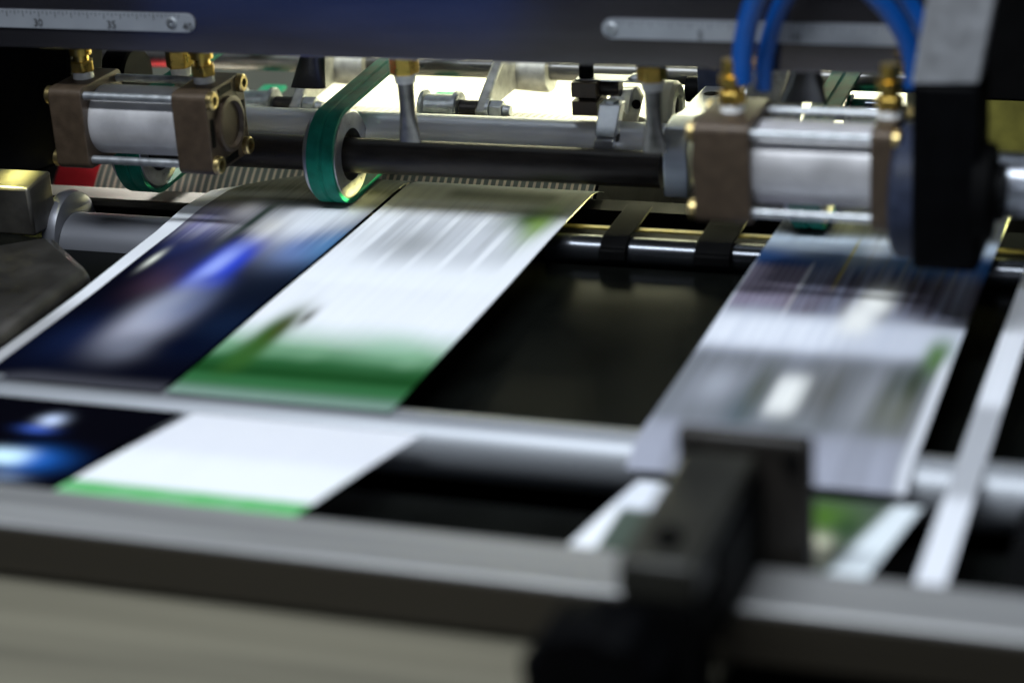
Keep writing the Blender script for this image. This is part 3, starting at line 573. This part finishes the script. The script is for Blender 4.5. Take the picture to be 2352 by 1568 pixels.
# steel bracket block holding the shaft ends
b0, b1 = at(1520, 330, 'y', -1.5), at(1580, 455, 'y', -1.5)
t = thing('bracket_block', 'grey steel block clamping the right ends of both shafts', 'bracket', (b0[0], -1.5, b1[2]))
zt_ = at(1530, 300, 'y', -1.5)[2] - .35
MB().prism([(b0[0], -1.5, b1[2]), (b0[0], 1.3, b1[2] - .1), (b0[0], 5.2, 1.5), (b0[0], 5.4, zt_ - .2), (b0[0], .6, zt_ + .55), (b0[0], -.9, zt_ + .3), (b0[0], -1.5, zt_ - .7)], (b1[0] - b0[0], 0, 0)).build('body', 'satin', t, bevel=.1)
# sloping slotted bar rising away to the right
zb_ = at(1563, 290, 'y', .2)[2]; A_ = at(1563, 290, 'z', zb_); Bq = at(1650, 198, 'z', zb_)
t = thing('slotted_bar', 'flat silver bar with two holes sloping up behind the right cylinder', 'bar', tuple(A_))
d = np.array([1.55, 0, 0]); dz = np.array([0, 0, -.8])
MB().quadloft([[A_ - d * .5, A_ + d * .5, A_ + d * .5 + dz, A_ - d * .5 + dz], [Bq - d * .5, Bq + d * .5, Bq + d * .5 + dz, Bq - d * .5 + dz]]).build('bar', 'alu', t, bevel=.08)
for f in (.22, .8):
    c = A_ * (1 - f) + Bq * f; MB().cyl(c + np.array([0, 0, .012]), c + np.array([0, 0, -.1]), .42, n=24).build('hole', 'black', t)
cq = at(1652, 190, 'y', 9)
t = thing('clamp_collar', 'dark square collar on the rear shaft above the sloping bar', 'clamp', tuple(cq))
MB().prism([(cq[0] - 1.3, 9, cq[2] - 1.2), (cq[0] - 1.3, 9, cq[2] + .9), (cq[0] - .8, 9, cq[2] + 1.5), (cq[0] + .9, 9, cq[2] + 1.5), (cq[0] + 1.4, 9, cq[2] + .9), (cq[0] + 1.4, 9, cq[2] - 1.2)], (0, 4, 0)).build('body', 'bluegrey', t, bevel=.08)
MB().cyl((cq[0] - 2.3, 10.5, cq[2] - .9), (cq[0] - 1.2, 10.5, cq[2] - .9), .75, n=32).build('knob', 'bakelite', t)
MB().cyl((cq[0] + 1.3, 9.6, cq[2] - .9), (cq[0] + 3.3, 9.6, cq[2] - .9), .6, n=32).build('stub', 'zinc', t)
# cast side plate behind the flat nozzle on the right
t = tag(MB().prism([tuple(at(a, b, 'y', 8)) for a, b in ((1720, 130), (1850, 130), (1830, 300), (1710, 300))], (0, .8, 0)).build('side_casting', 'cast', bevel=.1), 'rough yellow lit casting behind the right flat nozzle', 'casting')
# ------------------------------------------------------------------ bright paper web behind
tag(MB().prism([(-18, 30, -6), (27, 30, -6), (27, 30, 14), (-11, 30, 14)], (0, .3, 0)).build('paper_web', 'white'), 'brightly lit white paper web behind the rear castings', 'paper web')

# ------------------------------------------------------------------ left side: black housing, disc, casting
tag(MB().prism([tuple(at(a, b, 'y', -3)) for a, b in ((-700, -40), (160, -40), (158, 372), (100, 392), (-700, 560))], (0, 4, 0)).build('side_housing', 'black', bevel=.2), 'black machine housing at the left behind the cylinder', 'housing')
dq = at(300, 180, 'y', 5)
t = thing('end_disc', 'dark blue grey disc with a small screw behind the left cylinder', 'disc', tuple(dq))
MB().lathe(tuple(dq - np.array([1.2, 0, 0])), (1, 0, 0), [(0, .3), (0, 1.75), (.15, 1.95), (1.6, 1.95), (1.75, 1.8), (1.75, .2)], 72).build('disc', 'bakelite', t)
MB().cyl(dq + np.array([.5, -.2, -.6]), dq + np.array([.75, -.2, -.6]), .2, n=16).build('screw', 'zinc', t)
# casting, bottom left: a folded shape of three facets
t = thing('guide_casting', 'worn grey casting with yellow lit top at the left edge', 'casting', (-22, -9, -4))

tq = [at(a, b, 'z', -.6) for a, b in ((-160, 580), (122, 535), (208, 612), (-160, 880))]
tq = [(q[0], q[1], q[2]) for q in tq]
MB().prism(tq, (0, 0, -3.2)).build('foot', 'smoke', t, bevel=.7)
q1 = at(112, 432, 'y', -6.6)
MB().prism([(-50, -6.6, q1[2] - .1), (-50, -4.0, q1[2] + .15), (-50, -4, -.9), (-50, -6.6, -.9)], (48.6 + q1[0], 0, 0)).build('upright', 'smoke', t, bevel=.18)

# ------------------------------------------------------------------ right side: disc, post, silver bar, chrome rod
dq = at(2068, 436, 'y', -11.2)
t = thing('adjusting_disc', 'dark blue grey round disc edge against the black post', 'disc', tuple(dq))
MB().lathe(tuple(dq - np.array([.1, 0, 0])), (1, 0, 0), [(0, .5), (0, 2.95), (.25, 3.2), (1.6, 3.2), (1.8, 3.0), (1.8, .5)], 80).build('disc', 'bluegrey', t)
pa, pb, pc_ = at(2090, 195, 'y', -15), at(2250, 200, 'y', -15), at(2240, 612, 'y', -15)
t = thing('black_post', 'thick ribbed black post hanging in front at the right', 'post', (pa[0], -15, pc_[2]))
MB().prism([(pa[0] + .05, -15, pa[2]), (pb[0], -15, pa[2]), (pc_[0] + .1, -15, pc_[2] - .35), (pa[0] + .12, -15, pc_[2] - .35)], (0, 3.4, 0)).build('body', 'bakelite', t, bevel=.25)
rb = MB()
for i in range(9): rb.box(pa[0] + .3 + i * .36, pa[0] + .42 + i * .36, -15.08, -14.9, pc_[2] + .2, 8.2)
rb.build('grip_ribs', 'bakelite', t, bevel=.03)
MB().lathe((pb[0] - .2, -13.4, at(2250, 440, 'y', -13.4)[2]), (1, 0, 0), [(0, .5), (0, 2.4), (.7, 2.2), (.8, 1.3), (1.2, 1.3), (1.2, .3)], 64).build('collar', 'black', t)
sa = [tuple(at(a, b, 'y', -15)) for a, b in ((2093, 193), (2249, 193), (2298, -60), (2138, -60))]
tag(MB().prism(sa, (0, 1.2, 0)).build('angled_bar', 'alu', bevel=.1), 'flat silver bar leaning up from the top of the black post', 'bar')
cz = at(2330, 425, 'y', -9)
tag(MB().lathe((cz[0] - 2.8, -9, cz[2]), (1, 0, 0), [(0, .5), (0, 1.0), (.1, 1.1), (1.8, 1.1), (1.9, 1.55), (4, 1.55), (4.1, 1.2), (16, 1.2), (16, .3)], 64).build('chrome_rod', 'satin'), 'blurred stepped chrome rod at the right edge beside the post', 'rod')
tag(MB().lathe((12.6, -1.55, -1.5), (1, 0, 0), [(0, .3), (0, .8), (46, .8), (46, .3)], 48).build('guide_rod', 'rod'), 'thin chrome rod crossing the dark gap under the two straps', 'rod')
tag(MB().box(41.6, 43.4, -38, 2, -2.6, -1.2).build('side_guide', 'black', bevel=.15), 'black guide beam right of the narrow strip', 'beam')
tag(MB().prism([(29.5, 24, -3.5), (44, 24, -3.5), (44, 24, 1.8), (29.5, 24, 1.8)], (0, .5, 0)).build('lit_wall_panel', 'lit_wall', bevel=.1), 'panel coloured yellowish as the lamplit wall behind the black post', 'panel')  # lamplight on the wall, painted as a separate yellowish panel

# ------------------------------------------------------------------ front rail, cover, clamp
t = thing('front_rail', 'long square rail with silver top and dark front across the foreground', 'rail', (20, -42, -1.6))
rz = .74
MB().prism([(-30, -42, rz - .12), (-30, -41.88, rz), (-30, -38.9, rz), (-30, -38.9, rz - .2), (-30, -42, rz - .2)], (95, 0, 0)).build('top_face', 'railtop', t, bevel=.05)
MB().box(-30, 65, -42.02, -38.95, -1.62, rz - .203).build('front_face', 'railface', t, bevel=.12)
tag(MB().prism([(-40, -40.5, -1.75), (-40, -76, -6.5), (-40, -76, -7.2), (-40, -40.5, -2.4)], (72.6, 0, 0)).build('front_cover', 'beige', bevel=.1), 'beige brushed metal cover sloping below the front rail', 'cover')
t = thing('rail_clamp', 'black clamp with upright plate and round knob gripping the front rail', 'clamp', (31, -42, 0))
p_ = [at(1550, 985, 'y', -38.2), at(1862, 1018, 'y', -38.2), at(1862, 1345, 'y', -38.2)]
MB().box(p_[0][0], p_[1][0], -38.2, -37.4, p_[2][2] - 1.6, p_[0][2]).build('upright_plate', 'brown', t, bevel=.25)
bz = 5.0
f0, f1 = at(1408, 1292, 'z', bz), at(1602, 1296, 'z', bz)
yf = (f0[1] + f1[1]) / 2; xw = (f0[0], f1[0])
MB().box(xw[0], xw[1], yf, -38.25, bz - 1.5, bz).build('arm', 'olive', t, bevel=.2)
MB().box(xw[0] + .02, xw[1] - .02, yf + .02, yf + 2.2, -6, bz - 1.45).build('drop_leg', 'black', t, bevel=.2)
MB().box(xw[1] - .1, xw[1] + .2, yf + 2.2, -38.3, .9, bz - .6).build('side_cheek', 'black', t, bevel=.2)
kq = at(1362, 1575, 'y', yf - 2.2)
k = MB().lathe((kq[0], yf - .2, kq[2]), (0, -1, 0), [(0, .6), (0, 2.2), (.2, 2.5), (2.2, 2.55), (2.7, 2.3), (2.8, .4)], 80)
for v in k.bm.verts:
    dx, dz = v.co.x - kq[0], v.co.z - kq[2]; r_ = math.hypot(dx, dz)
    if r_ > 2.1: f = 1 - .06 * (.5 + .5 * math.cos(10 * math.atan2(dz, dx))); v.co.x = kq[0] + dx * f; v.co.z = kq[2] + dz * f
k.build('knob', 'bakelite', t)
for xs, zs_ in ((p_[0][0] + .7, p_[0][2] - .8), (p_[1][0] - .7, p_[0][2] - .8)):
    MB().lathe((xs, -38.2, zs_), (0, -1, 0), [(0, .32), (.25, .32), (.3, .26), (.3, .15), (.1, .15), (.1, .02)], 24).build('screw', 'black', t)
MB().lathe(((xw[0] + xw[1]) / 2, yf + 1.6, bz), (0, 0, 1), [(0, .5), (.3, .5), (.38, .42), (.38, .24), (.1, .24), (.1, .02)], 24).build('screw', 'black', t)

for o in bpy.data.objects:
    if o.parent is None and o.type == 'MESH' and o.location.length == 0:   # move origins onto the things
        me = o.data; c = sum((v.co for v in me.vertices), Vector()) / len(me.vertices)
        if o.name.split('.')[0] in ('grooved_sleeve',): continue
        me.transform(Matrix.Translation(-c)); o.location = c
